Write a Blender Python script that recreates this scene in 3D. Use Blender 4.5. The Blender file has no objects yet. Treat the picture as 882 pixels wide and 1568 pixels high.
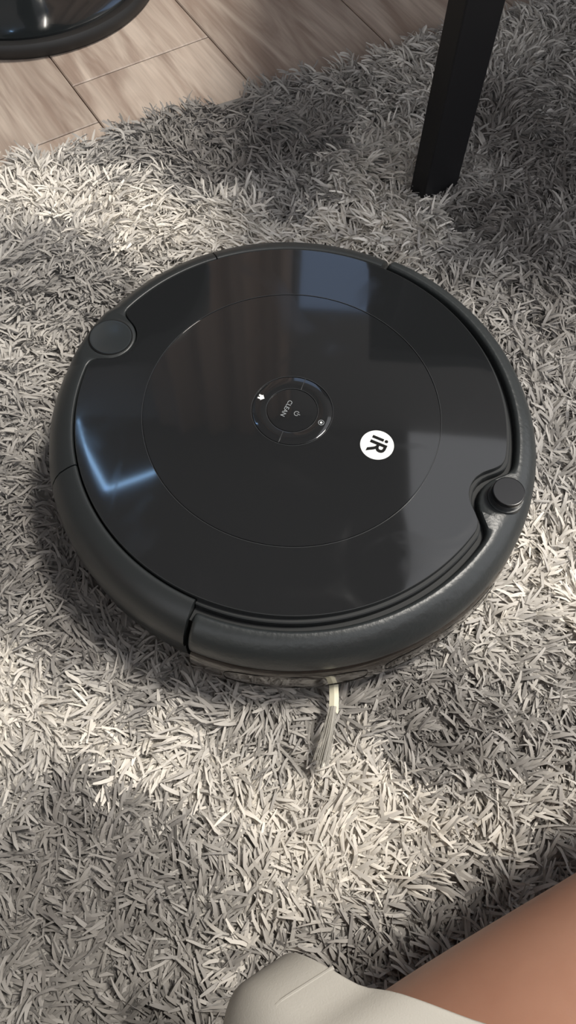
import bpy, bmesh, math, numpy as np
from mathutils import Vector, Matrix
rng=np.random.default_rng(7)
sc=bpy.context.scene
sc.view_settings.view_transform='Standard'
sc.view_settings.look='None'

# ---------------------------------------------------------------- helpers
def newmat(name):
    m=bpy.data.materials.new(name);m.use_nodes=True
    return m,m.node_tree,m.node_tree.nodes['Principled BSDF']
def pmat(name,col,rough=.5,metal=0,spec=.5,coat=0,bump=None,var=None,emit=None,trans=0,alpha=1,sss=0):
    m,nt,b=newmat(name)
    b.inputs['Base Color'].default_value=(*col,1);b.inputs['Roughness'].default_value=rough
    b.inputs['Metallic'].default_value=metal;b.inputs['Specular IOR Level'].default_value=spec
    b.inputs['Coat Weight'].default_value=coat;b.inputs['Coat Roughness'].default_value=.04
    b.inputs['Transmission Weight'].default_value=trans;b.inputs['Alpha'].default_value=alpha
    if sss:
        b.inputs['Subsurface Weight'].default_value=sss;b.inputs['Subsurface Radius'].default_value=(1,.35,.2);b.inputs['Subsurface Scale'].default_value=.01
    if emit: b.inputs['Emission Color'].default_value=(*emit[0],1);b.inputs['Emission Strength'].default_value=emit[1]
    tc=nt.nodes.new('ShaderNodeTexCoord')
    if bump:
        n=nt.nodes.new('ShaderNodeTexNoise');n.inputs['Scale'].default_value=bump[0];n.inputs['Detail'].default_value=4
        bp=nt.nodes.new('ShaderNodeBump');bp.inputs['Strength'].default_value=bump[1];bp.inputs['Distance'].default_value=bump[2]
        nt.links.new(tc.outputs['Object'],n.inputs['Vector']);nt.links.new(n.outputs['Fac'],bp.inputs['Height']);nt.links.new(bp.outputs['Normal'],b.inputs['Normal'])
    if var:
        n=nt.nodes.new('ShaderNodeTexNoise');n.inputs['Scale'].default_value=var[0];n.inputs['Detail'].default_value=5
        r=nt.nodes.new('ShaderNodeValToRGB');r.color_ramp.elements[0].position=.3;r.color_ramp.elements[1].position=.7
        r.color_ramp.elements[0].color=(*col,1);r.color_ramp.elements[1].color=(*var[1],1)
        nt.links.new(tc.outputs['Object'],n.inputs['Vector']);nt.links.new(n.outputs['Fac'],r.inputs['Fac']);nt.links.new(r.outputs['Color'],b.inputs['Base Color'])
    return m
def shade(o,ang=35):
    me=o.data
    me.polygons.foreach_set('use_smooth',[True]*len(me.polygons))
    bm=bmesh.new();bm.from_mesh(me)
    for e in bm.edges:
        if len(e.link_faces)==2 and e.calc_face_angle(0)>math.radians(ang): e.smooth=False
    bm.to_mesh(me);bm.free()
def obj(name,verts,faces,mat=None,parent=None,smooth=False):
    me=bpy.data.meshes.new(name);me.from_pydata([tuple(v) for v in verts],[],faces);me.update()
    o=bpy.data.objects.new(name,me);sc.collection.objects.link(o)
    if mat: me.materials.append(mat)
    if parent: o.parent=parent
    bm=bmesh.new();bm.from_mesh(me);bmesh.ops.recalc_face_normals(bm,faces=bm.faces);bm.to_mesh(me);bm.free()
    if smooth: shade(o)
    return o
def empty(name,loc=(0,0,0)):
    e=bpy.data.objects.new(name,None);sc.collection.objects.link(e);e.empty_display_size=.05;return e
def boxo(name,lo,hi,mat,parent=None,bev=0,rotz=0,pivot=(0,0)):
    x0,y0,z0=lo;x1,y1,z1=hi
    v=[(x,y,z) for z in(z0,z1) for x,y in((x0,y0),(x1,y0),(x1,y1),(x0,y1))]
    if rotz:
        c,s=math.cos(rotz),math.sin(rotz);v=[(pivot[0]+x*c-y*s,pivot[1]+x*s+y*c,z) for x,y,z in v]
    o=obj(name,v,[(0,3,2,1),(4,5,6,7),(0,1,5,4),(1,2,6,5),(2,3,7,6),(3,0,4,7)],mat,parent)
    if bev:
        m=o.modifiers.new('b','BEVEL');m.width=bev;m.segments=3;m.limit_method='ANGLE'
    return o

# ---------------------------------------------------------------- camera
F,p,roll=1519.64,1.11131,.0552486
f=Vector((0,math.cos(p),-math.sin(p)));r=Vector((1,0,0));u=Vector((0,math.sin(p),math.cos(p)))
c,s=math.cos(roll),math.sin(roll)
R_=c*r+s*u;U_=-s*r+c*u
cam=bpy.data.cameras.new('camera');co=bpy.data.objects.new('camera',cam);sc.collection.objects.link(co)
M=Matrix((R_,U_,-f)).transposed().to_4x4();M.translation=Vector((.001002,-.306284,.555371));co.matrix_world=M
cam.sensor_fit='VERTICAL';cam.sensor_height=24;cam.lens=24*F/1920;cam.clip_start=.01
sc.camera=co

# ---------------------------------------------------------------- robot vacuum
A0=math.radians(-22.5)
def W(rr,th,z):
    a=th+A0;return (rr*math.cos(a),rr*math.sin(a),z)
def smax(a,b,k):
    h=max(k-abs(a-b),0)/k;return max(a,b)+h*h*k*.25
_cache={}
def plate_r(th,R=.1465,grow=0):
    key=(round(th,5),grow)
    if key in _cache:return _cache[key]
    ct,st=math.cos(th),math.sin(th)
    rr=.10;out=R+grow
    while rr<R+grow+.001:
        x,y=rr*ct,rr*st
        d=rr-(R+grow)
        d=smax(d,(.0195-grow)-math.hypot(x+.1435,y),.010)
        d=smax(d,(.0205-grow)-math.hypot(x-.1500,y),.012)
        if d>0: out=rr;break
        rr+=.0002
    _cache[key]=out;return out
M_gloss=pmat('glossy_black_plastic',(.013,.014,.0150),.05,spec=.55,coat=.3)
nt=M_gloss.node_tree;b=nt.nodes['Principled BSDF'];tc=nt.nodes['Texture Coordinate']
n=nt.nodes.new('ShaderNodeTexNoise');n.inputs['Scale'].default_value=14;n.inputs['Detail'].default_value=6;n.inputs['Distortion'].default_value=1.2
rp=nt.nodes.new('ShaderNodeMapRange');rp.inputs['From Min'].default_value=.54;rp.inputs['From Max'].default_value=.75;rp.inputs['To Min'].default_value=.055;rp.inputs['To Max'].default_value=.24
nt.links.new(tc.outputs['Object'],n.inputs['Vector']);nt.links.new(n.outputs['Fac'],rp.inputs['Value']);nt.links.new(rp.outputs['Result'],b.inputs['Roughness'])
M_rim=pmat('satin_charcoal_plastic',(.022,.025,.026),.36,spec=.45,bump=(900,.15,.0004))
M_ledge=pmat('matte_ledge_plastic',(.020,.022,.023),.55,spec=.3)
M_bump=pmat('soft_bumper_plastic',(.026,.030,.031),.36,spec=.5,bump=(240,.35,.0009))
M_btn=pmat('satin_button_plastic',(.026,.030,.032),.25,spec=.5)
M_cap=pmat('knob_cap_plastic',(.008,.008,.009),.18,spec=.4)
M_dark=pmat('gap_black',(.003,.003,.003),.7,spec=.2)
M_window=pmat('smoky_sensor_window',(.045,.038,.032),.12,spec=.6,coat=.4)
M_white=pmat('white_print',(.82,.84,.82),.45)
M_grey=pmat('grey_print',(.26,.28,.29),.5)
M_line=pmat('seam_grey',(.040,.043,.045),.3)
rob=empty('robot_vacuum')
def loft(name,t0,t1,n,prof,mat,closed=False,smooth=True,wrap=False):
    ths=[t0+(t1-t0)*i/n for i in range(n+(0 if wrap else 1))]
    V=[];k=None
    for th in ths:
        pr=prof(th);k=len(pr);V+= [W(a,th,z) for a,z in pr]
    Fc=[];N=len(ths)
    for i in range(N if wrap else N-1):
        j=(i+1)%N
        for q in range(k if closed else k-1):
            q2=(q+1)%k;Fc.append((i*k+q,j*k+q,j*k+q2,i*k+q2))
    if closed and not wrap:
        Fc.append(tuple(range(k)));Fc.append(tuple((N-1)*k+q for q in range(k)))
    o=obj(name,V,Fc,mat,rob)
    if smooth: shade(o,40)
    return o
D=math.radians
def dome(rr): return .0925-.0010*(rr/.148)**2
def plate_prof(th):
    P=plate_r(th)
    def groove(rc,w=.00035,dp=.0006): return [(rc-w,0),(rc-w*.6,-dp),(rc+w*.6,-dp),(rc+w,0)]
    L=[(.0003,0.0003),(.010,.0002)]+groove(.0173)+[(.0182,.0001),(.0225,.0002),(.0268,.0001)]+groove(.0275)+[(.05,0),(.08,0)]+groove(.1012)
    out=[(a,dome(a)+dz) for a,dz in L]
    for t in (.25,.6,.85): out.append((.1016+(P-.0010-.1016)*t,dome(.1016+(P-.1016)*t)-.0001))
    out+= [(P-.0010,dome(P)-.00012),(P-.0007,dome(P)-.00013)]
    return out
loft('top_plate',0,2*math.pi,540,plate_prof,M_gloss,wrap=True)
def plate_edge(th):
    P=plate_r(th);return [(P-.0007,dome(P)-.00013),(P-.0003,dome(P)-.0003),(P,dome(P)-.0010),(P,.078)]
loft('top_plate_edge',0,2*math.pi,540,plate_edge,M_ledge,wrap=True)
obj('plate_center',[W(.0003,D(i*30),dome(0)+.0003) for i in range(12)],[tuple(range(12))],M_gloss,rob)
def ledge(th):
    P=plate_r(th);return [(P-.004,.0868),(P+.0022,.0868),(P+.0029,.0862),(P+.0032,.0810),(P+.012,.0810)]
loft('channel_ledge',D(-88),D(88),360,ledge,M_ledge)
def bump_prof(th):
    ri=plate_r(th)+.0068
    e=min(1,(D(87)-abs(th))/D(1.3));e=max(0,e);sh=.0022*(1-math.sqrt(max(0,1-(1-e)**2)))
    fr=max(0,math.cos(th));o=.1712+.0014*math.sqrt(fr)-sh;zt=.0875-sh
    m=(ri+o)/2
    return [(ri,.070),(ri,zt-.0035),(ri+.0008,zt-.0012),(ri+.0022,zt-.0002),(max(ri+.0028,min(m,.1565)),zt),(.1600,zt-.0014),(.1643-sh,zt-.0042),(.1680-sh,zt-.0090),(o-.0012,zt-.0150),(o,zt-.0205),(o-.0002,zt-.026),(o-.0012,zt-.030),(o-.0030,zt-.0315),(o-.006,zt-.0315),(ri,.055)]
loft('front_bumper',D(-87),D(87),420,bump_prof,M_bump,closed=True)
def win_prof(th):
    e=.0012*math.sqrt(max(0,math.cos(th)))+.0008
    return [(.150,.0560),(.1692+e,.0560),(.1712+e,.0535),(.1720+e,.046),(.1726+e,.036),(.1726+e,.028),(.1710+e,.0215),(.165,.0185),(.145,.0175)]
loft('sensor_window',D(-86.5),D(86.5),300,win_prof,M_window)
def capsule(name,th0,th1,z0,z1,mat):
    V=[];n=40
    for i in range(n):
        a=2*math.pi*i/n
        ex=abs(math.cos(a))**.35*(1 if math.cos(a)>0 else -1);ez=abs(math.sin(a))**.6*(1 if math.sin(a)>0 else -1)
        V.append(((th0+th1)/2+(th1-th0)/2*ex,(z0+z1)/2+(z1-z0)/2*ez))
    out=[];Fc=[]
    def rad(z,t):
        e=.0012*math.sqrt(max(0,math.cos(t)))+.0008
        return float(np.interp(z,[.0185,.0215,.028,.036,.046,.0535,.0560],[.165,.1710,.1726,.1726,.1720,.1712,.1692]))+e
    for (t,z) in V:
        out.append(W(rad(z,t)+.0001,t,z));out.append(W(rad(z,t)+.0004,t,z+.0004));out.append(W(rad(z,t)+.0001,t,z+.0009))
    for i in range(n):
        j=(i+1)%n
        for q in range(2): Fc.append((3*i+q,3*j+q,3*j+q+1,3*i+q+1))
    obj(name,out,Fc,mat,rob)
capsule('window_frame_1',D(-79),D(-48),.030,.050,M_dark)
capsule('window_frame_2',D(-44),D(-12),.030,.050,M_dark)
def rimprof(th):
    P=plate_r(th)+.0011
    q=abs(th-math.pi)/D(1)
    ext=.0045*max(0,min(1,(11-q)/4))
    x0=max(P+.003,.1515+ext)
    return [(P,.074),(P,.0890),(P+.0006,.0900),(P+.0014,.0903),(x0,.0898-ext*.08),(x0+.0030,.0884-ext*.1),(.1600+ext*.5,.0848),(.1640+ext*.2,.0795),(.1675,.0725),(.1695,.064),(.1694,.057),(.1678,.0550),(.1680,.050),(.1678,.036),(.1655,.027),(.160,.019),(.145,.0175)]
for nm,t0,t1 in (('rear_bin',137.9,222.1),('side_shell_left',88.2,137.5),('side_shell_right',222.5,271.8)):
    loft(nm,D(t0),D(t1),260,rimprof,M_rim,closed=True)
def core(th): return [(.0005,.084),(.120,.084),(.120,.030),(.158,.030),(.158,.0200),(.150,.0165),(.0005,.0165)]
loft('chassis',0,2*math.pi,96,core,M_dark,wrap=True)
def core2(th):
    P=plate_r(th);return [(P-.03,.080),(P+.0008,.080),(min(.158,P+.014),.078),(.160,.056),(.158,.03)]
loft('inner_shell',0,2*math.pi,360,core2,M_dark,wrap=True)
def cyl(name,c0,rad,z0,z1,mat,parent,seg=48,bev=.0,axis='z',prof=None):
    pr=prof or [(0.0001,z0),(rad,z0),(rad,z1-bev),(rad-bev*.3,z1-bev*.3),(rad-bev,z1),(rad-bev*1.6,z1),(0.0001,z1)]
    V=[];n=seg
    for i in range(n):
        a=2*math.pi*i/n
        for (q,z) in pr:
            if axis=='z':V.append((c0[0]+q*math.cos(a),c0[1]+q*math.sin(a),z))
            else:
                ax=Vector((math.cos(A0+math.pi/2),math.sin(A0+math.pi/2),0));fw=Vector((math.cos(A0),math.sin(A0),0))
                v=Vector(c0)+ax*z+fw*q*math.cos(a)+Vector((0,0,1))*q*math.sin(a);V.append(tuple(v))
    k=len(pr);Fc=[(i*k+q,((i+1)%n)*k+q,((i+1)%n)*k+q+1,i*k+q+1) for i in range(n) for q in range(k-1)]
    o=obj(name,V,Fc,mat,parent);shade(o,40);return o
M_rub=pmat('wheel_rubber',(.02,.02,.02),.8)
for sgn,nm in((1,'wheel_left'),(-1,'wheel_right')):
    c0=W(.11,math.pi/2*sgn,.037);cyl(nm,c0,.030,-.009,.009,M_rub,rob,axis='h')
cyl('caster',W(.125,0,.019),.012,-.006,.006,M_rub,rob,axis='h')
kc=W(.1428,D(180),0)
cyl('bin_release_gap',kc,.0156,.080,.09045,M_dark,rob,prof=[(.0156,.085),(.0156,.09045),(.0146,.09045)])
cyl('bin_release_button',kc,.0150,.085,.0912,M_btn,rob,prof=[(.0150,.088),(.0150,.0906),(.0147,.0911),(.0142,.0912),(.0134,.0909),(.0001,.0908)])
kf=W(.1530,D(1.3),0)
M_clear=pmat('smoky_lens',(.10,.10,.10),.05,metal=.6,spec=.8,coat=1)
cyl('sensor_knob_base',kf,.0120,.080,.0886,M_bump,rob,bev=.0006)
cyl('sensor_knob_lens',kf,.0100,.0880,.0960,M_clear,rob,prof=[(.0102,.087),(.0098,.0895),(.0102,.0915),(.0102,.0935)])
cyl('sensor_knob_cap',kf,.0106,.0928,.0962,M_cap,rob,bev=.0005)
def strip(name,pts,w,z,mat,parent,h=.00012):
    V=[];Fc=[]
    pts=[Vector((a,b_,0)) for a,b_ in pts]
    for i,q in enumerate(pts):
        d=(pts[min(i+1,len(pts)-1)]-pts[max(i-1,0)]).normalized();nn=Vector((-d.y,d.x,0))*w/2
        V+=[(q.x+nn.x,q.y+nn.y,z+h),(q.x-nn.x,q.y-nn.y,z+h),(q.x+nn.x,q.y+nn.y,z-.0004),(q.x-nn.x,q.y-nn.y,z-.0004)]
        if i: a=4*(i-1);b_=4*i;Fc+=[(a,b_,b_+1,a+1),(a,a+2,b_+2,b_),(a+1,b_+1,b_+3,a+3)]
    return obj(name,V,Fc,mat,parent)
for i,a in enumerate((73,-107)):
    an=math.radians(a);strip('button_seam_%d'%(i+1),[(.0178*math.cos(an),.0178*math.sin(an)),(.0273*math.cos(an),.0273*math.sin(an))],.0004,dome(.02)+.00025,M_line,rob)
for i,rc in enumerate((.0173,.0275,.1012)):
    def rp_(th,rc=rc): return [(rc+.0003,dome(rc)-.0003),(rc+.0003,dome(rc)+.00012),(rc+.00055,dome(rc)+.00012),(rc+.00055,dome(rc)-.0003)]
    loft('seam_ring_%d'%(i+1),0,2*math.pi,200,rp_,M_line,wrap=True)
def text(name,body,size,cx,cy,z,mat,rot,bold=0):
    cu=bpy.data.curves.new(name,'FONT');cu.body=body;cu.size=size;cu.align_x='CENTER';cu.align_y='CENTER';cu.extrude=.00008;cu.offset=bold
    to=bpy.data.objects.new(name+'_tmp',cu);sc.collection.objects.link(to)
    bpy.context.view_layer.update()
    me=bpy.data.meshes.new_from_object(to.evaluated_get(bpy.context.evaluated_depsgraph_get()))
    bpy.data.objects.remove(to)
    me.transform(Matrix.Translation((cx,cy,z))@Matrix.Rotation(rot,4,'Z'));me.materials.clear();me.materials.append(mat)
    o=bpy.data.objects.new(name,me);sc.collection.objects.link(o);o.parent=rob;return o
TR=A0-math.pi/2
zc=dome(.004)+.0003
text('lettering_clean','CLEAN',.0045,-.0040,.0010,zc+.00012,M_grey,TR,0)
def arc(cx,cy,rr,a0,a1,n=20): return [(cx+rr*math.cos(math.radians(a0+(a1-a0)*i/n)),cy+rr*math.sin(math.radians(a0+(a1-a0)*i/n))) for i in range(n+1)]
strip('power_icon_ring',arc(.0032,-.0028,.0017,-22+40,-22+320),.0004,zc,M_grey,rob)
strip('power_icon_bar',[(.0034,-.0029),(.0055,-.0038)],.0004,zc,M_grey,rob)
zs=dome(.022)+.0002
strip('spot_icon',arc(.0200,-.0088,.0019,0,360),.0004,zs,M_grey,rob)
cyl('spot_icon_dot',(.0200,-.0088,0),.0008,zs-.0003,zs+.00012,M_white,rob,16)
hx,hy=-.0217,.0090
hv=[(.0030,0),(.0004,-.0030),(.0004,-.0021),(-.0024,-.0021),(-.0024,-.0006),(-.0012,-.0006),(-.0012,.0006),(-.0024,.0006),(-.0024,.0021),(.0004,.0021),(.0004,.0030)]
ca,sa=math.cos(A0),math.sin(A0)
obj('home_icon',[(hx+(a*ca-b_*sa)*.85,hy+(a*sa+b_*ca)*.85,zs+.00015) for a,b_ in hv],[tuple(range(11))],M_white,rob)
lx,ly=.0578,-.0238;lr=math.hypot(lx,ly)
cyl('emblem_disc',(lx,ly,0),.0113,dome(lr)-.0008,dome(lr)+.00025,M_white,rob,64)
text('emblem_letters','iR',.0165,lx,ly,dome(lr)+.00035,M_dark,TR,.0003)
M_arm=pmat('cream_brush_arm',(.80,.76,.58),.5)
M_bris=pmat('nylon_bristles',(.50,.48,.43),.35,spec=.6)
def ribbon(pts,w,V,Fc,flat=.5):
    b0=len(V)
    for i,q in enumerate(pts):
        d=(Vector(pts[min(i+1,len(pts)-1)])-Vector(pts[max(i-1,0)])).normalized();nn=Vector((-d.y,d.x,0)).normalized()*w/2;q=Vector(q)
        for sx,sz in((-1,0),(0,1),(1,0),(0,-1)): V.append(tuple(q+nn*sx+Vector((0,0,w*flat*sz))))
        if i:
            a=b0+4*(i-1);b_=a+4
            for k in range(4): Fc.append((a+k,a+(k+1)%4,b_+(k+1)%4,b_+k))
V=[];Fc=[]
ribbon([(.036,-.155,.022),(.0375,-.168,.024),(.0380,-.178,.0255),(.0378,-.187,.0265),(.0377,-.1872,.0265)],.0062,V,Fc,.2)
Fc.append(tuple(range(len(V)-4,len(V))))
obj('brush_arm',V,Fc,M_arm,rob)
V=[];Fc=[]
for i in range(120):
    t=rng.normal(0,1);e=rng.normal(0,1);L=rng.uniform(.85,1.05)
    ribbon([(.0377+.0010*t,-.184,.0268+.0006*e),(.0352+.0017*t,-.202,.0285+.0010*e),(.0314+.0024*t,-.184-.0375*L,.0275+.0016*e)],.00036,V,Fc)
obj('brush_bristles',V,Fc,M_bris,rob)

# ---------------------------------------------------------------- shag rug
AR=math.radians(29);ur=np.array([math.cos(AR),math.sin(AR)]);vr=np.array([-math.sin(AR),math.cos(AR)])
VE=.405
U0,U1,V0=-1.25,1.15,-1.15
# pile dye tones with sun patches and cast shadows painted in: x mm, y mm, tone (0 dark grey .. 1 cream)
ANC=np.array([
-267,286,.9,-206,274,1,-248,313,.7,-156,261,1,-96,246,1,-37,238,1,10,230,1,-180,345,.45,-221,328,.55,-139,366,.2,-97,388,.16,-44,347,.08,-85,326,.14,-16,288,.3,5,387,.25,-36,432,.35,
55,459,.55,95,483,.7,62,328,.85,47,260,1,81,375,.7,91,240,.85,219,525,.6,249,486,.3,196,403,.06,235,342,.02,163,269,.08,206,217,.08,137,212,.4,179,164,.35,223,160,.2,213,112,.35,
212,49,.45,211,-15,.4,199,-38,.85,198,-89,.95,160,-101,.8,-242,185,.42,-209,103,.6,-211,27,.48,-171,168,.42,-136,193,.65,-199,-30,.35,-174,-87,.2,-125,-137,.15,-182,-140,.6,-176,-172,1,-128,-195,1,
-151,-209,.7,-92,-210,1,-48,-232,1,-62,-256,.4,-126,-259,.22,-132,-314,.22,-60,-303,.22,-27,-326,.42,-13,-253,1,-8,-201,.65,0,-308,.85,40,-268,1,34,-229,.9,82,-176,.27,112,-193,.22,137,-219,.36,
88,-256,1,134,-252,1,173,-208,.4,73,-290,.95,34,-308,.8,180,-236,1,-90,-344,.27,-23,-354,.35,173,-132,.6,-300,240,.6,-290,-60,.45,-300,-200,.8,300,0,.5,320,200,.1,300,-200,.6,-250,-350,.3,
-178,-55,.15,-155,-110,.12,-95,-160,.25,-60,-178,.35,0,-185,.5,30,-335,.3,75,-318,.25,125,-290,.25,180,-265,.25]).reshape(-1,3)  # this row paints shade beside the robot and along the thigh
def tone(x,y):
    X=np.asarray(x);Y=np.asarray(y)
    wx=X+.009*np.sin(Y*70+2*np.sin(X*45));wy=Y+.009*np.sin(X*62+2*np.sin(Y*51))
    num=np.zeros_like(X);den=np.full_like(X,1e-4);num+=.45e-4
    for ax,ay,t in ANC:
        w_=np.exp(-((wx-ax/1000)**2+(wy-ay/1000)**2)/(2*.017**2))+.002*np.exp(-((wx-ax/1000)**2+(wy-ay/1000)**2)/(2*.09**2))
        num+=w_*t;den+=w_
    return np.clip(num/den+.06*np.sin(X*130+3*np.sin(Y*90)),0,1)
NS=5
def build_blades(tx,ty,per,Lm,wm):
    n=len(tx)
    fld=2.2*np.sin(tx*11+1.1*np.sin(ty*16))+1.8*np.sin(ty*14+1.5*np.sin(tx*10+1))
    td=fld+rng.normal(0,1.1,n)
    X=np.repeat(tx,per)+rng.normal(0,.0028,n*per);Y=np.repeat(ty,per)+rng.normal(0,.0028,n*per)
    A=np.repeat(td,per)+rng.normal(0,.22,n*per)
    tl=np.repeat(rng.uniform(0,1,n),per)
    N=n*per
    L=Lm*rng.uniform(.7,1.15,N);w=wm*rng.uniform(.6,1.2,N)
    up=.18+.44*(.55*rng.random(N)+.45*tl)*(.4+.7*tl)
    near=np.clip((np.hypot(X,Y)-.170)/.04,0,1)
    H=np.minimum(L*up,.007+.012*near)*rng.uniform(.8,1.1,N)
    Hh=L*np.sqrt(np.clip(1-up**2,.1,1))*.92
    ts=np.array([0,.28,.55,.8,1.0]);wt=np.array([.7,1.0,1.05,.95,.5])
    dx,dy=np.cos(A),np.sin(A)
    bend=rng.normal(0,.20,N);wav=rng.normal(0,.035,N);ph=rng.uniform(0,6.28,N)
    rollz=rng.normal(0,.45,N);tw=rng.normal(0,.6,N)
    P=np.zeros((N,NS,2,3))
    for k,t in enumerate(ts):
        hz=Hh*(t**1.15);zz=.004+H*(2.1*t-1.1*t*t)
        lat=bend*hz*t+wav*L*(np.sin(5.5*t+ph)-np.sin(ph))
        px=X+dx*hz-dy*lat;py=Y+dy*hz+dx*lat
        wk=w*wt[k]*.5;rz=rollz+tw*t
        wx=-dy*np.cos(rz)*wk;wy=dx*np.cos(rz)*wk;wz=np.sin(rz)*wk
        P[:,k,0]=np.stack([px-wx,py-wy,zz-wz],1);P[:,k,1]=np.stack([px+wx,py+wy,zz+wz],1)
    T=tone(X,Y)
    return P.reshape(-1,3),N,T,rng.random(N)*.5+.5*np.repeat(rng.random(n),per)
def rug_pts(n,x0,x1,y0,y1,excl=None):
    tx=rng.uniform(x0,x1,n);ty=rng.uniform(y0,y1,n)
    uu=tx*ur[0]+ty*ur[1];vv=tx*vr[0]+ty*vr[1]
    m=(vv<VE)&(vv>V0)&(uu>U0)&(uu<U1)&(np.hypot(tx,ty)>.164)
    m&=~(np.hypot(tx-.121,ty-.311)<.010)
    if excl: m&=~((tx>excl[0])&(tx<excl[1])&(ty>excl[2])&(ty<excl[3]))
    return tx[m],ty[m]
DX=(-.42,.50,-.50,.66)
tx,ty=rug_pts(28000,*DX)
P1,N1,T1,R1=build_blades(tx,ty,8,.0250,.0022)
tx,ty=rug_pts(42000,-1.7,1.7,-1.7,1.4,DX)
P2,N2,T2,R2=build_blades(tx,ty,3,.030,.0040)
Pv=np.concatenate([P1,P2]);N=N1+N2;T=np.concatenate([T1,T2]);Rr=np.concatenate([R1,R2])
base=np.arange(N)[:,None,None]*(2*NS)
quad=np.array([[2*k,2*k+1,2*k+3,2*k+2] for k in range(NS-1)])[None]
FI=(base+quad).reshape(-1,4)
th=.006
cor=[(U0,V0),(U1,V0),(U1,VE+.004),(U0,VE+.004)]
sv=[]
for z in(0.0,th):
    for a,b_ in cor: sv.append((a*ur[0]+b_*vr[0],a*ur[1]+b_*vr[1],z))
nb=len(Pv);Pv=np.concatenate([Pv,np.array(sv)])
sf=np.array([(0,3,2,1),(4,5,6,7),(0,1,5,4),(1,2,6,5),(2,3,7,6),(3,0,4,7)])+nb
FI=np.concatenate([FI,sf])
me=bpy.data.meshes.new('shag_rug')
me.vertices.add(len(Pv));me.vertices.foreach_set('co',Pv.astype(np.float32).ravel())
me.loops.add(FI.size);me.loops.foreach_set('vertex_index',FI.astype(np.int32).ravel())
me.polygons.add(len(FI));me.polygons.foreach_set('loop_start',(np.arange(len(FI))*4).astype(np.int32));me.polygons.foreach_set('loop_total',np.full(len(FI),4,np.int32))
me.polygons.foreach_set('use_smooth',np.ones(len(FI),bool))
me.update(calc_edges=True)
at=me.attributes.new('dye_and_light','FLOAT','POINT');at.data.foreach_set('value',np.concatenate([np.repeat(T,2*NS),np.full(8,.5)]).astype(np.float32))
at=me.attributes.new('yarn','FLOAT','POINT');at.data.foreach_set('value',np.concatenate([np.repeat(Rr,2*NS),np.full(8,.5)]).astype(np.float32))
rug=bpy.data.objects.new('shag_rug',me);sc.collection.objects.link(rug)
m,nt,b=newmat('shag_yarn')
a1=nt.nodes.new('ShaderNodeAttribute');a1.attribute_name='dye_and_light'
a2=nt.nodes.new('ShaderNodeAttribute');a2.attribute_name='yarn'
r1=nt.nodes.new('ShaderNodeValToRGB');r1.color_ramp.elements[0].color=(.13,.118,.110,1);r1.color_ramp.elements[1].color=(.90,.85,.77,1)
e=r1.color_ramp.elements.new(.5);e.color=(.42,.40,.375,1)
mx=nt.nodes.new('ShaderNodeMix');mx.data_type='RGBA';mx.blend_type='MULTIPLY';mx.inputs['Factor'].default_value=1
r2=nt.nodes.new('ShaderNodeValToRGB');r2.color_ramp.elements[0].color=(.60,.60,.605,1);r2.color_ramp.elements[1].color=(1,1,.99,1);r2.color_ramp.elements[1].position=.72
nt.links.new(a1.outputs['Fac'],r1.inputs['Fac']);nt.links.new(a2.outputs['Fac'],r2.inputs['Fac'])
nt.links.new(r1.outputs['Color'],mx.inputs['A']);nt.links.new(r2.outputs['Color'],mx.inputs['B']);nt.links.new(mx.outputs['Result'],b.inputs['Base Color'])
b.inputs['Roughness'].default_value=.55;b.inputs['Sheen Weight'].default_value=.25;b.inputs['Specular IOR Level'].default_value=.3
me.materials.append(m)

# ---------------------------------------------------------------- floor (wood planks)
m,nt,b=newmat('oak_laminate')
PA=math.radians(-55)
tc=nt.nodes.new('ShaderNodeTexCoord');mp=nt.nodes.new('ShaderNodeMapping');mp.inputs['Rotation'].default_value=(0,0,-PA)
at_=nt.nodes.new('ShaderNodeAttribute');at_.attribute_name='plank'
add=nt.nodes.new('ShaderNodeVectorMath');add.operation='ADD'
sc1=nt.nodes.new('ShaderNodeVectorMath');sc1.operation='SCALE';sc1.inputs['Scale'].default_value=37
cmb=nt.nodes.new('ShaderNodeCombineXYZ')
nt.links.new(at_.outputs['Fac'],cmb.inputs['X']);nt.links.new(at_.outputs['Fac'],cmb.inputs['Z']);nt.links.new(cmb.outputs[0],sc1.inputs[0])
nt.links.new(tc.outputs['Object'],mp.inputs['Vector']);nt.links.new(mp.outputs[0],add.inputs[0]);nt.links.new(sc1.outputs[0],add.inputs[1])
st=nt.nodes.new('ShaderNodeVectorMath');st.operation='MULTIPLY';st.inputs[1].default_value=(2.0,13,1);nt.links.new(add.outputs[0],st.inputs[0])
n1=nt.nodes.new('ShaderNodeTexNoise');n1.inputs['Scale'].default_value=2.4;n1.inputs['Detail'].default_value=8;n1.inputs['Distortion'].default_value=1.8
nt.links.new(st.outputs[0],n1.inputs['Vector'])
st2=nt.nodes.new('ShaderNodeVectorMath');st2.operation='MULTIPLY';st2.inputs[1].default_value=(6,160,1);nt.links.new(add.outputs[0],st2.inputs[0])
n2=nt.nodes.new('ShaderNodeTexNoise');n2.inputs['Scale'].default_value=2;n2.inputs['Detail'].default_value=3;nt.links.new(st2.outputs[0],n2.inputs['Vector'])
rr=nt.nodes.new('ShaderNodeValToRGB');rr.color_ramp.elements[0].position=.34;rr.color_ramp.elements[1].position=.64
rr.color_ramp.elements[0].color=(.31,.235,.190,1);rr.color_ramp.elements[1].color=(.53,.445,.375,1)
nt.links.new(n1.outputs['Fac'],rr.inputs['Fac'])
r3=nt.nodes.new('ShaderNodeMapRange');r3.inputs['To Min'].default_value=.70;r3.inputs['To Max'].default_value=1.2;nt.links.new(n2.outputs['Fac'],r3.inputs['Value'])
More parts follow.
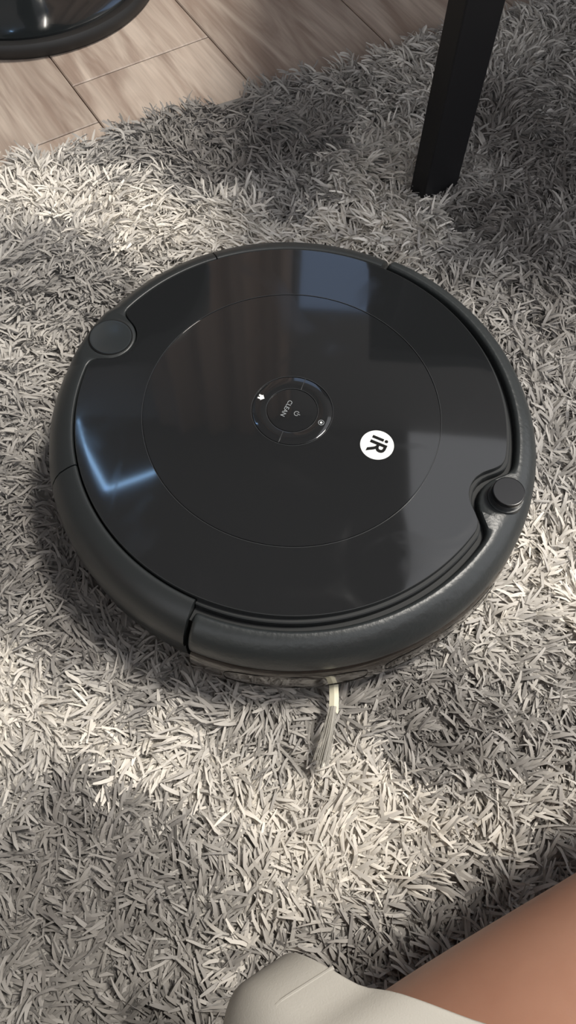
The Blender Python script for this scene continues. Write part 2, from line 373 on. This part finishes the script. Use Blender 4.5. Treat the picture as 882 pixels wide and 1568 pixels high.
r4=nt.nodes.new('ShaderNodeMapRange');r4.inputs['To Min'].default_value=.86;r4.inputs['To Max'].default_value=1.06;nt.links.new(at_.outputs['Fac'],r4.inputs['Value'])
ml=nt.nodes.new('ShaderNodeMath');ml.operation='MULTIPLY';nt.links.new(r3.outputs[0],ml.inputs[0]);nt.links.new(r4.outputs[0],ml.inputs[1])
vs=nt.nodes.new('ShaderNodeVectorMath');vs.operation='SCALE';nt.links.new(rr.outputs[0],vs.inputs[0]);nt.links.new(ml.outputs[0],vs.inputs['Scale']);nt.links.new(vs.outputs[0],b.inputs['Base Color'])
b.inputs['Roughness'].default_value=.42
dv=Vector((math.cos(PA),math.sin(PA),0));nv=Vector((-math.sin(PA),math.cos(PA),0))
V=[];Fc=[];att=[]
for k in range(-20,20):
    n0=.053+.160*k;n1_=n0+.160
    off=-.50 if k==0 else rng.uniform(0,1.2)
    for j in range(-4,5):
        a0=off+1.2*j;a1_=a0+1.2
        g=.0006;ch=.0011;b0=len(V)
        for (e_,z) in((g,-.012),(g,-.0010),(g+ch,0)):
            for aa,nn_ in((a0+e_,n0+e_),(a1_-e_,n0+e_),(a1_-e_,n1_-e_),(a0+e_,n1_-e_)):
                q=dv*aa+nv*nn_;V.append((q.x,q.y,z))
        for L_ in(0,4):
            for q in range(4): Fc.append((b0+L_+q,b0+L_+(q+1)%4,b0+L_+4+(q+1)%4,b0+L_+4+q))
        Fc.append((b0+8,b0+9,b0+10,b0+11));att+= [rng.random()]*12
b0=len(V)
V+=[(-3.5,-3.5,-.02),(3.5,-3.5,-.02),(3.5,3.5,-.02),(-3.5,3.5,-.02),(-3.5,-3.5,-.011),(3.5,-3.5,-.011),(3.5,3.5,-.011),(-3.5,3.5,-.011)]
Fc+=[tuple(b0+i for i in q) for q in((0,3,2,1),(4,5,6,7))];att+=[.0]*8
fl=obj('floor',V,Fc,m)
at=fl.data.attributes.new('plank','FLOAT','POINT');at.data.foreach_set('value',att)

# ---------------------------------------------------------------- room
M_wall=pmat('wall_paint',(.30,.29,.28),.9,bump=(60,.1,.002))
M_ceil=pmat('ceiling_paint',(.28,.28,.285),.9)
boxo('wall_back',(-2.6,1.45,0),(2.6,1.6,2.4),M_wall)
boxo('wall_left',(-2.75,-2.2,0),(-2.6,1.6,2.4),M_wall)
boxo('ceiling',(-2.75,-2.2,2.4),(.50,1.6,2.5),M_ceil)
M_cur=pmat('brown_curtain',(.56,.41,.32),.9)
V=[];Fc=[];n=120
for i in range(n+1):
    x=-.55+.52*i/n
    for z in(.05,2.36): V.append((x,1.38+.020*math.sin(i*.21)+.007*math.sin(i*.47+1),z))
    if i: Fc.append((2*i-2,2*i,2*i+1,2*i-1))
cur=obj('curtain',V,Fc,M_cur,None,True);md=cur.modifiers.new('s','SOLIDIFY');md.thickness=.003
added_win=empty('added_glow_window')  # unseen glowing pane and frame, added for the blue patch reflected in the lid
M_added_frame=pmat('glow_window_frame_paint',(.3,.3,.3),.5)
M_glow=pmat('blue_glow_pane',(.1,.14,.2),.1,emit=((.36,.50,.78),1.6))
boxo('added_glow_pane',(.0,1.435,1.10),(.34,1.448,1.62),M_glow,added_win)
for nm,lo,hi in(('added_frame_l',(-.02,1.42,1.07),(.0,1.449,1.65)),('added_frame_r',(.34,1.42,1.07),(.36,1.449,1.65)),('added_frame_b',(-.02,1.42,1.07),(.36,1.449,1.10)),('added_frame_t',(-.02,1.42,1.62),(.36,1.449,1.65))): boxo(nm,lo,hi,M_added_frame,added_win,.002)
glow_strip=empty('lid_glow_strip')  # unseen glowing strip, added and shaped to mirror as a blue L in the lid
M_strip=pmat('cool_strip_glow',(.5,.6,.8),.4,emit=((.35,.62,1.0),13))
def bar(name,a,b_,w_):
    a=Vector((*a,0));b_=Vector((*b_,0));d=(b_-a).normalized();nn=Vector((-d.y,d.x,0))*w_/2
    q=[a+nn,a-nn,b_-nn,b_+nn];obj(name,[(v.x,v.y,z) for z in(2.385,2.3999) for v in q],[(0,3,2,1),(4,5,6,7),(0,1,5,4),(1,2,6,5),(2,3,7,6),(3,0,4,7)],M_strip,glow_strip)
bar('strip_1',(-.97,1.42),(-.755,1.085),.018);bar('strip_2',(-.755,1.085),(-.59,1.155),.010)

# ---------------------------------------------------------------- table
M_blk=pmat('black_lacquered_wood',(.005,.005,.006),.45,spec=.3)
tab=empty('table')
tr=math.radians(39.5)
boxo('leg_1',(0,0,.006),(.044,.019,.37),M_blk,tab,.0015,tr,(.110,.290))
boxo('leg_2',(0,0,.006),(.044,.019,.37),M_blk,tab,.0015,-tr,(.56,.32))
boxo('leg_3',(0,0,.0),(.044,.019,.37),M_blk,tab,.0015,-tr,(.11,.78))
boxo('leg_4',(0,0,.0),(.044,.019,.37),M_blk,tab,.0015,tr,(.56,.76))
boxo('tabletop',(.088,.278,.37),(.64,.84,.395),M_blk,tab,.003)

# ---------------------------------------------------------------- pedestal stool
M_stool=pmat('black_enamel',(.010,.012,.013),.12,spec=.6,coat=.6)
M_srub=pmat('base_rubber_rim',(.010,.010,.010),.5)
stl=empty('pedestal_stool');sx,sy=-.330,.625
cyl('base_rim',(sx,sy,0),.150,0,.0,M_srub,stl,96,prof=[(.0001,.0),(.1505,.0),(.153,.003),(.153,.012),(.1505,.0155),(.144,.0160),(.139,.013)])
cyl('base_plate',(sx,sy,0),.14,0,.0,M_stool,stl,96,prof=[(.140,.010),(.139,.0155),(.135,.0175),(.11,.022),(.07,.030),(.045,.042),(.030,.065),(.026,.09),(.0255,.10)])
cyl('post',(sx,sy,0),.0255,.09,.62,M_stool,stl,48)
cyl('seat',(sx,sy,0),.17,.62,.68,M_srub,stl,72,prof=[(.0001,.615),(.15,.615),(.168,.625),(.175,.645),(.172,.67),(.15,.685),(.0001,.688)])

# ---------------------------------------------------------------- person (lower body, seated on the rug)
per=empty('person')
M_skin=pmat('skin',(.52,.28,.19),.5,spec=.4,sss=.12,bump=(420,.12,.0006),var=(14,(.41,.195,.125)))
M_short=pmat('beige_cotton',(.43,.405,.355),.85,bump=(1400,.3,.0004))
def cr(P,t):
    n=len(P)-1;t=min(max(t,0),n-1e-6);i=int(t);q=t-i
    g=lambda k:np.array(P[min(max(k,0),n)],float)
    a,b1,c1,d1=g(i-1),g(i),g(i+1),g(i+2)
    return .5*((2*b1)+(-a+c1)*q+(2*a-5*b1+4*c1-d1)*q*q+(-a+3*b1-3*c1+d1)*q**3)
def tube(name,P,seg,ns,mat,parent,rad=None,cap=True):
    m_=(len(P)-1)*seg;V=[];Fc=[]
    for i in range(m_+1):
        q=cr(P,i/seg);q2=cr(P,i/seg+.02) if i<m_ else q;q1=cr(P,i/seg-.02) if i else q
        t=Vector([float(e_) for e_ in q2[:3]-q1[:3]]).normalized();up=Vector((0,0,1));sd=up.cross(t)
        if sd.length<1e-3: sd=Vector((1,0,0))
        sd.normalize();up=t.cross(sd)
        cc=Vector([float(e_) for e_ in q[:3]]);rq=float(q[3])
        for k in range(ns):
            a=2*math.pi*k/ns;v=cc+rq*(math.cos(a)*sd+math.sin(a)*up);V.append(tuple(v))
        if i:
            for k in range(ns): Fc.append(((i-1)*ns+k,(i-1)*ns+(k+1)%ns,i*ns+(k+1)%ns,i*ns+k))
    if cap: Fc+=[tuple(range(ns)),tuple(m_*ns+k for k in range(ns))]
    return obj(name,V,Fc,mat,parent,True)
H=(-.08,-.515,.125);K=(.29,-.268,.150)
def legpts(sx):
    P=[(H[0],H[1],H[2],.070),(.02,-.448,.131,.073),(.105,-.392,.138,.074),(.20,-.328,.146,.067),(.275,-.275,.150,.062),(.300,-.300,.130,.060),(.285,-.36,.095,.056),(.25,-.43,.078,.055),(.20,-.51,.065,.046),(.155,-.575,.055,.034),(.125,-.615,.050,.032),(.10,-.640,.046,.036),(.06,-.665,.040,.034),(.02,-.685,.034,.028),(-.01,-.70,.028,.018)]
    if sx<0: P=[(-.32-x,y,z,r_) for x,y,z,r_ in P]
    return P
tube('right_leg',legpts(1),8,48,M_skin,per);tube('left_leg',legpts(-1),8,48,M_skin,per)
def shorts_leg(name,sgn):
    Hn=Vector(H);ax=(Vector(K)-Hn).normalized();up0=Vector((0,0,1));sd=up0.cross(ax).normalized();up=ax.cross(sd)
    V=[];Fc=[];n=110;ns=220;Lh=.169
    for i in range(n+1):
        t=i/n;cc=Hn+ax*(-.05+(Lh+.05)*t)
        q=min(1,max(0,(t-.775)/.145));sm=q*q*(3-2*q)
        for k in range(ns):
            a=2*math.pi*k/ns
            base=.0775+.0145*sm
            Rr_=base*(1+.016*t*math.sin(3*a+1.0)+.010*math.sin(5*a+6*t)+.018*sm*math.sin(8*a-4*t+.6)+.012*t*math.sin(13*a+9*t)+.006*math.sin(21*a-14*t))
            Rr_+=.023*sm*math.exp(-((a-.42)/.36)**2)-.009*t*t*math.exp(-((a-.95)/.14)**2)-.004*sm*math.exp(-((a-.62)/.07)**2)
            sn=math.sin(a)
            fw=(.120*sn*sn if sn>0 else -.04*sn*sn)*t*t+.003*t**2*math.sin(a*5+1)
            v=cc+Rr_*(math.cos(a)*sd+math.sin(a)*up)+ax*fw
            v.z=max(v.z,.014)
            V.append((v.x if sgn>0 else -.32-v.x,v.y,v.z))
        if i:
            for k in range(ns): Fc.append(((i-1)*ns+k,(i-1)*ns+(k+1)%ns,i*ns+(k+1)%ns,i*ns+k))
    o=obj(name,V,Fc,M_short,per,True);md=o.modifiers.new('s','SOLIDIFY');md.thickness=.0022;md.offset=1
    bv=o.modifiers.new('b','BEVEL');bv.width=.0008;bv.segments=2;bv.limit_method='ANGLE';bv.angle_limit=math.radians(60)
    if sgn>0:
        ks=19;P=[]
        for i in range(0,n+1,2):
            v=Vector(V[i*ns+ks]);d=(v-(Hn+ax*(-.05+(Lh+.05)*i/n)));d.normalize();v+=d*.0020;P.append((v.x,v.y,v.z,.0009))
        tube('shorts_seam',P,2,8,M_short,per)
shorts_leg('shorts_right',1);shorts_leg('shorts_left',-1)
tube('shorts_seat',[(-.16,-.47,.125,.03),(-.16,-.50,.125,.09),(-.16,-.545,.13,.13),(-.16,-.60,.15,.145)],8,40,M_short,per)
tube('waist',[(-.16,-.585,.12,.13),(-.16,-.595,.18,.135),(-.16,-.60,.26,.13),(-.16,-.60,.30,.12)],8,40,M_short,per)

# ---------------------------------------------------------------- light
sun=bpy.data.lights.new('sun','SUN');sun.energy=3.0;sun.angle=.19;sun.color=(1,.94,.85)
so=bpy.data.objects.new('sun',sun);sc.collection.objects.link(so)
az,el=math.radians(27),math.radians(63)
dirv=Vector((math.cos(az)*math.cos(el),math.sin(az)*math.cos(el),math.sin(el)))
so.rotation_euler=dirv.to_track_quat('Z','Y').to_euler();so.location=dirv*3
w=bpy.data.worlds.new('world');sc.world=w;w.use_nodes=True
w.node_tree.nodes['Background'].inputs[0].default_value=(.96,.965,1,1);w.node_tree.nodes['Background'].inputs[1].default_value=1.45
